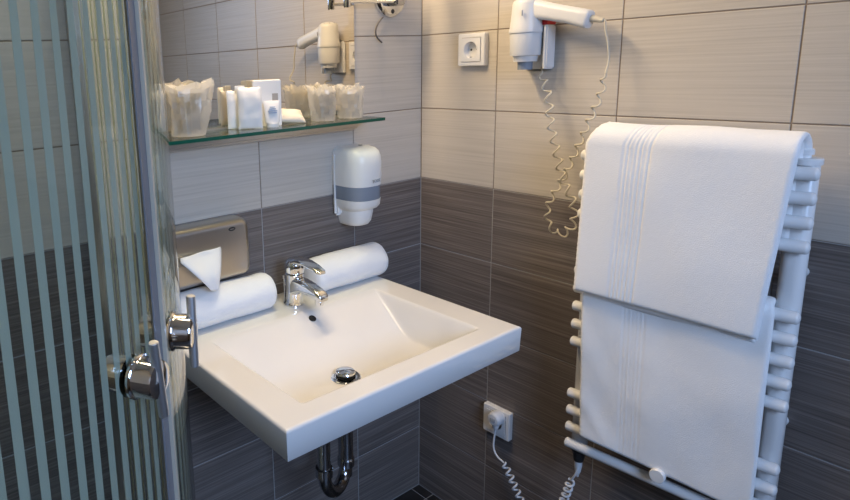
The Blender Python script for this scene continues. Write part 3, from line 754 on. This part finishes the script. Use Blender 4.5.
# clip with round button on the lowest bar
cb = PR(657, 476, 0.030)
nrm = Vector((-1, -SK, 0)).normalized()
adopt(tw, MB().lathe([(0.0125, -0.022), (0.0125, 0.002), (0.0145, 0.003), (0.0145, 0.009), (0.0130, 0.011), (0, 0.0112)], cb - nrm*0.008, nrm, 28, False).build('clip_button', 'enamel'))
# heating element plug below the left post
he0 = Vector((xl, yl, zb_))
adopt(tw, MB().lathe([(0.0165, 0.001), (0.0165, -0.012), (0.0135, -0.016), (0.0115, -0.034), (0.0095, -0.038), (0, -0.038)], he0, n=24, cap=False).build('element_socket', 'plastic_dark'))
adopt(tw, MB().lathe([(0.0085, -0.036), (0.0085, -0.050), (0.0060, -0.066), (0.0040, -0.072), (0, -0.072)], he0, n=20, cap=False).build('strain_relief', 'cord_white'))

# plug and its coiled cord
pl = PB(495, 423, 0.03)
pg = empty('power_plug', (-0.02, pl.y, pl.z), 'white round plug with curly cord in the lower wall socket', 'plug')
py, pz = pB.y, pB.z
pc = PB(494.5, 419, 0.036); py, pz = pc.y, pc.z
adopt(pg, MB().lathe([(0.0182, 0.0080), (0.0182, 0.026), (0.0192, 0.0265), (0.0192, 0.036), (0.0180, 0.041), (0.0145, 0.0445), (0, 0.0455)], (0.0, py, pz), (-1, 0, 0), 32, False).build('plug_body', 'cord_white'))
adopt(pg, MB().loft([[(-0.030+px_*s, py + py_*s, z) for px_, py_ in rrect(0.020, 0.018, 0.007, 5)] for z, s in ((pz-0.010, 1.0), (pz-0.020, 0.95), (pz-0.029, 0.72), (pz-0.031, 0.6))]).build('cord_neck', 'cord_white', smooth=50))
adopt(pg, MB().box((-0.0472, py-0.009, pz-0.004), (-0.0455, py+0.006, pz+0.006)).build('rating_plate', 'plastic_grey', bevel=0.0006))
pn = Vector((-0.030, py, pz-0.031)); pe = he0 + Vector((0, 0, -0.072))
A1 = [pn, PB(493.5, 446, .032), PB(497, 456, .034), PB(504, 463, .036)]
C1 = [PB(504, 463, .036), PB(511, 478, .040), PB(518, 494, .045), PB(526, 512, .050), PB(537, 527, .056), PB(549, 525, .062), PB(559, 510, .068), PB(566, 494, .074), PB(571, 480, .080)]
mb = coil(C1, 0.0080, 0.0185, 0.0027, 7, flat=1.0, phase=1.0, straight=(0.006, 0.006))
f0, l0 = C1[0], Vector(C1[-1])
mb.tube(catmull(A1, 8), 0.0026, 8)
mb.tube(catmull([l0, PB(575.5, 474, .083), PB(578.5, 466, .080), pe + Vector((0, 0, -0.006)), pe], 8), 0.0026, 8)
adopt(pg, mb.build('curly_cord', 'cord_white', smooth=60))

# ------------------------------------------------------------------ bath towels on the warmer
def towel(name, label, prof_fn, nt, ns, th, seed, ridges, hem, bulge, folds=()):
    """prof_fn(s) -> list of (depth, z) centre line from the back hem over the bar to the front hem, and y of it"""
    mb = MB(); F, Bk = [], []
    for j in range(ns+1):
        s = j/ns
        pts, ys = prof_fn(s)
        # resample
        L = [0.0]
        for i in range(1, len(pts)): L.append(L[-1] + math.hypot(pts[i][0]-pts[i-1][0], pts[i][1]-pts[i-1][1]))
        tot = L[-1]; colF, colB = [], []; k = 0
        res = []
        for i in range(nt+1):
            d = tot*i/nt
            while k < len(L)-2 and L[k+1] < d: k += 1
            f = (d-L[k])/max(1e-9, L[k+1]-L[k])
            res.append((pts[k][0]+(pts[k+1][0]-pts[k][0])*f, pts[k][1]+(pts[k+1][1]-pts[k][1])*f, ys[k]+(ys[k+1]-ys[k])*f, d))
        for i in range(nt+1):
            a = res[max(0, i-1)]; b = res[min(nt, i+1)]
            tx_, tz_ = b[0]-a[0], b[1]-a[1]; n_ = math.hypot(tx_, tz_) or 1
            nx_, nz_ = -tz_/n_, tx_/n_                      # outward
            es = min(s, 1-s)*abs(res[i][2]*0 + 0.36); ee = min(1, es/0.010)
            et = min(i, nt-i)/nt*tot; ev = min(1, et/0.008)
            h = th/2*math.sqrt(max(0.0, 1-(1-ee)**2))*math.sqrt(max(0.0, 1-(1-ev)**2)) + 0.0004
            dd, z, y, d = res[i]
            wob = bulge*(nz3(y*9+seed, z*7, seed) + 0.22*nz3(y*22, z*16+seed, 3))*min(1, ee+0.3)
            fine = 0.0002*nz3(y*130, z*130, seed)
            rg = 0.0
            for (rc, rw, ra) in ridges: rg += ra*math.exp(-((s-rc)/rw)**2)
            for (fs, fz, sl, fw, fa) in folds:               # slanting soft creases
                dd_ = (s-fs)*0.36 - (fz-z)*0.0 + (z-fz)*sl
                rg += fa*math.exp(-(dd_/fw)**2)*math.exp(-((s-fs)/0.16)**2)
            st_ = 0.0
            if hem and s < 0.035: st_ = 0.0012*math.sin(d*2*PI/0.0075)*math.exp(-((s-0.014)/0.012)**2)
            F_ = h + wob + fine + rg*min(1, ev) + st_
            colF.append((-(dd + nx_*F_), y, z + nz_*F_)); colB.append((-(dd - nx_*h + nx_*wob), y, z - nz_*h + nz_*wob))
        F.append(colF); Bk.append(colB)
    mb.grid(F); b = len(mb.v); mb.grid(Bk); W = nt+1
    for i in range(nt):
        mb.f.append((i, i+1, b+i+1, b+i)); mb.f.append((ns*W+i, ns*W+i+1, b+ns*W+i+1, b+ns*W+i))
    for j in range(ns):
        mb.f.append((j*W, (j+1)*W, b+(j+1)*W, b+j*W)); mb.f.append((j*W+nt, (j+1)*W+nt, b+(j+1)*W+nt, b+j*W+nt))
    return mb
def drape(off_front, off_back, z_top, zfL, zfR, zb, yTL, yTR, yBL, yBR, n_arc=14, th=0.0, ytop=(0, 0)):
    """centre line: back hem zb -> over bar top z_top -> front hem"""
    def fn(s):
        yt = yTL + (yTR-yTL)*s; yb = yBL + (yBR-yBL)*s; zf = zfL + (zfR-zfL)*s
        d0 = dep(yt); db, df = d0-off_back, d0+off_front
        r = (df-db)/2; c = (df+db)/2; zc = z_top - r
        pts, ys = [], []
        for k in range(9): pts.append((db, zb + (zc-zb)*k/8)); ys.append(yt + ytop[0]*(1-s) + ytop[1]*s)
        for k in range(1, n_arc+1):
            a = PI - PI*k/n_arc; pts.append((c + r*math.cos(a), zc + r*math.sin(a)))
            q = k/n_arc; ys.append(yt + (ytop[0]*(1-s) + ytop[1]*s)*(1-q))
        for k in range(1, 25):
            t = k/24; y = yt + (yb-yt)*t; pts.append((df + (dep(y)-d0)*1.0, zc + (zf-zc)*t)); ys.append(y)
        return pts, ys
    return fn
# lower towel, over the first bar of the middle group
low = [PR(578, 436, 0.026), PR(752, 520, 0.026), PR(579, 300, 0.026), PR(779, 300, 0.026)]
zt_low = Z0 - 6*ZP + BR + 0.016
RID2 = [(0.27+0.022*k, 0.005, -0.0016) for k in range(6)]
t2 = empty('bath_towel', (-0.10, -0.72, zt_low), 'white bath towel hanging lower, mostly under the folded towel', 'towel', 'bath towels on the towel warmer')
fn = drape(BR+0.009, BR+0.009, zt_low-0.004, low[0].z, PR(735, 512, 0.026).z, zt_low-0.16, low[2].y, PR(774, 310, 0.026).y, low[0].y, PR(752, 500, 0.026).y, ytop=(-0.044, 0.012))
adopt(t2, towel('x', '', fn, 130, 120, 0.012, 4.4, RID2, True, 0.0046, folds=[(0.10, 0.56, 0.9, 0.026, 0.0024), (0.20, 0.47, 1.2, 0.030, 0.0020), (0.08, 0.70, 0.7, 0.030, 0.0016)]).build('cloth', 'terry', smooth=60))
# upper towel, folded double over the top bar
OF = 0.042
up = [PR(572, 290, OF), PR(756, 341, OF), PR(583, 168, OF), PR(797, 160, OF)]
zt_up = 1.197
RID = [(0.228+0.0225*k, 0.0050, -0.0020) for k in range(7)]
t1 = empty('bath_towel', (-0.10, -0.72, zt_up), 'white bath towel folded double over the top bars of the warmer', 'towel', 'bath towels on the towel warmer')
fn = drape(OF-0.006, BR+0.016, zt_up-0.006, up[0].z, up[1].z, zt_up-0.20, up[2].y, up[3].y, up[0].y, up[1].y, ytop=(-0.044, 0.0))
adopt(t1, towel('x', '', fn, 130, 160, 0.013, 1.9, RID, True, 0.0030).build('outer_fold', 'terry', smooth=60))
fn = drape(OF-0.019, BR+0.004, zt_up-0.019, up[0].z-0.014, up[1].z-0.013, zt_up-0.19, up[2].y-0.004, up[3].y+0.004, up[0].y-0.012, up[1].y+0.004, ytop=(-0.044, 0.004))
adopt(t1, towel('x', '', fn, 110, 60, 0.011, 2.7, [], False, 0.0008).build('inner_fold', 'terry', smooth=60))

# ------------------------------------------------------------------ quadrant shower enclosure
SC = Vector((-1.3534, -0.2953)); SR = 0.3865; FX = SC.x + SR; FY = SC.y - SR
GZ0, GZ1, GT = 0.165, 1.95, 0.005
sh = empty('shower_enclosure', (SC.x, SC.y, FLOORZ), 'quadrant shower enclosure of clear curved glass with frosted vertical stripes', 'shower')
def arc_panel(a0, a1, r0, r1, z0, z1, n=40):
    lps = []
    for k in range(n+1):
        a = math.radians(a0 + (a1-a0)*k/n); c, s = math.cos(a), math.sin(a)
        lps.append([(SC.x+r0*c, SC.y+r0*s, z0), (SC.x+r1*c, SC.y+r1*s, z0), (SC.x+r1*c, SC.y+r1*s, z1), (SC.x+r0*c, SC.y+r0*s, z1)])
    return MB().loft(lps)
SEAL = -45.9
PER = 0.0204; W2 = 0.0094
dper = math.degrees(PER/SR); dw = math.degrees(W2/SR)
phase0 = math.degrees((-0.4847 + 0.0040)/SR)
def stripe_width(z): return W2*max(0.03, min(1.0, (1.75-z)/0.43))
SZL = [GZ0+0.012, 0.6, 1.0, 1.36, 1.46, 1.56, 1.66, 1.755]
def stripe_meshes(a_from, a_to, parent):
    lo_, hi_ = min(a_from, a_to), max(a_from, a_to)
    k = math.ceil((lo_ - phase0)/dper)
    while phase0 + k*dper < hi_:
        a = phase0 + k*dper; k += 1
        if abs(a-SEAL) < 2.2 or a-lo_ < 2.0 or hi_-a < 2.0: continue
        lps = []
        for z in SZL:
            ac = a + dper*0.22*(z-1.12)/0.36; h = math.degrees(stripe_width(z)/SR)/2; lp = []
            for aa, r in ((ac-h, SR-GT-0.0007), (ac+h, SR-GT-0.0007), (ac+h, SR-GT-0.0002), (ac-h, SR-GT-0.0002)):
                q = math.radians(aa); lp.append((SC.x + r*math.cos(q), SC.y + r*math.sin(q), z))
            lps.append(lp)
        o = MB().loft(lps).build('frosted_stripe', 'frost', smooth=40)
        o.parent = parent
def flat_stripe(c, along, parent):
    lps = []
    for z in SZL:
        h = stripe_width(z)/2
        if along == 'y': lps.append([(FX-GT-0.0007, c-h, z), (FX-GT-0.0002, c-h, z), (FX-GT-0.0002, c+h, z), (FX-GT-0.0007, c+h, z)])
        else: lps.append([(c-h, FY+GT+0.0002, z), (c+h, FY+GT+0.0002, z), (c+h, FY+GT+0.0007, z), (c-h, FY+GT+0.0007, z)])
    o = MB().loft(lps).build('frosted_stripe', 'frost', smooth=40); o.parent = parent
doors = []
for a0, a1 in ((SEAL-0.9, -90.0), (SEAL+0.9, -1.0)):
    d = arc_panel(a0, a1, SR-GT, SR, GZ0, GZ1).build('curved_door', 'shower_glass', smooth=40)
    adopt(sh, d); doors.append(d)
    stripe_meshes(a0, a1, d)
# fixed side panes
p = MB().box((FX-GT, SC.y+0.003, GZ0), (FX, -0.022, GZ1)).build('fixed_pane', 'shower_glass', smooth=None); adopt(sh, p)
k = 0
while SC.y + 0.016 + k*PER < -0.035:
    y = SC.y + 0.016 + k*PER; k += 1
    flat_stripe(y, 'y', p)
p = MB().box((LEFTX+0.022, FY, GZ0), (SC.x-0.002, FY+GT, GZ1)).build('fixed_pane', 'shower_glass', smooth=None); adopt(sh, p)
k = 0
while SC.x - 0.016 - k*PER > LEFTX+0.035:
    x = SC.x - 0.016 - k*PER; k += 1
    flat_stripe(x, 'x', p)
# wall profiles, magnetic seal, top and bottom rails
adopt(sh, MB().box((FX-0.016, -0.024, GZ0-0.01), (FX+0.010, -0.0005, GZ1)).build('wall_profile', 'alu', bevel=0.002),
      MB().box((LEFTX+0.0005, FY-0.010, GZ0-0.01), (LEFTX+0.024, FY+0.016, GZ1)).build('wall_profile', 'alu', bevel=0.002))
adopt(sh, arc_panel(SEAL-0.75, SEAL+0.0, SR-0.010, SR+0.006, GZ0, GZ1, 4).build('magnetic_seal', 'seal_strip', smooth=40),
      arc_panel(SEAL-3.2, SEAL-0.95, SR+0.0003, SR+0.0022, GZ0, GZ1, 5).build('seal_lip', 'profile_grey', smooth=40))
path = [(LEFTX+0.01, FY, 0), (SC.x, FY, 0)] + [(SC.x + SR*math.cos(math.radians(a)), SC.y + SR*math.sin(math.radians(a)), 0) for a in range(-88, 0, 4)] + [(FX, SC.y, 0), (FX, -0.005, 0)]
for zc, hz in ((GZ1+0.018, 0.020), (GZ0-0.012, 0.014)):
    lps = []
    for i in range(len(path)):
        a = Vector(path[max(0, i-1)]); b = Vector(path[min(len(path)-1, i+1)]); t = (b-a).normalized(); nn = Vector((t.y, -t.x, 0)); q = Vector(path[i])
        lps.append([tuple(q + nn*u + Vector((0, 0, zc+v))) for u, v in ((-0.018, -hz), (0.014, -hz), (0.014, hz), (-0.018, hz))])
    adopt(sh, MB().loft(lps).build('rail', 'alu', smooth=30))
# tray
n = 30; out = [(LEFTX+0.001, -0.001), (LEFTX+0.001, FY-0.02)] + [(SC.x + (SR+0.02)*math.cos(math.radians(-90+90*k/n)), SC.y + (SR+0.02)*math.sin(math.radians(-90+90*k/n))) for k in range(n+1)] + [(FX+0.02, -0.001)]
cxy = (-1.32, -0.33)
lps = [[(x, y, FLOORZ+0.0005) for x, y in out], [(x, y, 0.138) for x, y in out]]
lps += [[(cxy[0]+(x-cxy[0])*s, cxy[1]+(y-cxy[1])*s, z) for x, y in out] for s, z in ((0.985, 0.1395), (0.90, 0.1395), (0.86, 0.10), (0.2, 0.09), (0.02, 0.088))]
tray = MB().loft(lps).build('tray', 'ceramic', smooth=40); adopt(sh, tray)
# handles
def handle(a, z, tilt):
    q = math.radians(a); n_ = Vector((math.cos(q), math.sin(q), 0)); base = Vector((SC.x, SC.y, z)) + n_*SR
    root = MB().lathe([(0, -0.034), (0.0195, -0.034), (0.0205, -0.032), (0.0205, -0.010), (0.0235, -0.0085), (0.0235, -0.0055), (0.0, -0.0052)], base, n_, 36, False).build('inner_knob', 'chrome')
    k = MB().lathe([(0, 0.0010), (0.0235, 0.0010), (0.0245, 0.0020), (0.0245, 0.0050), (0.0225, 0.0065), (0.0215, 0.0090), (0.0215, 0.027), (0.0200, 0.030), (0.0140, 0.0315), (0, 0.0320)], base, n_, 40, False).build('door_handle', 'chrome')
    adopt(sh, k)
    b0 = base + n_*0.0285
    lat = Vector((-n_.y, n_.x, 0)); upd = (Vector((0, 0, 1)) + lat*tilt).normalized()
    c = MB().lathe([(0, -0.0455), (0.0048, -0.0455), (0.0058, -0.0445), (0.0058, 0.0445), (0.0048, 0.0455), (0, 0.0455)], b0, upd, 20, False).build('pull_bar', 'steel_satin')
    for o in (c, root):
        o.parent = k
def arc_at(u, v):
    d = ray(u, v); d2 = Vector((d.x, d.y)); mm_ = Vector((CAM.x, CAM.y)) - SC
    A_, B_, C_ = d2.dot(d2), mm_.dot(d2), mm_.dot(mm_) - SR*SR
    D_ = max(0, B_*B_ - A_*C_); t = (-B_ - math.sqrt(D_))/A_
    p = CAM + d*t
    return math.degrees(math.atan2(p.y-SC.y, p.x-SC.x)), p.z
a_, z_ = arc_at(136, 376); handle(a_, z_, -0.10)
a_, z_ = arc_at(170, 331); handle(a_, z_, 0.05)
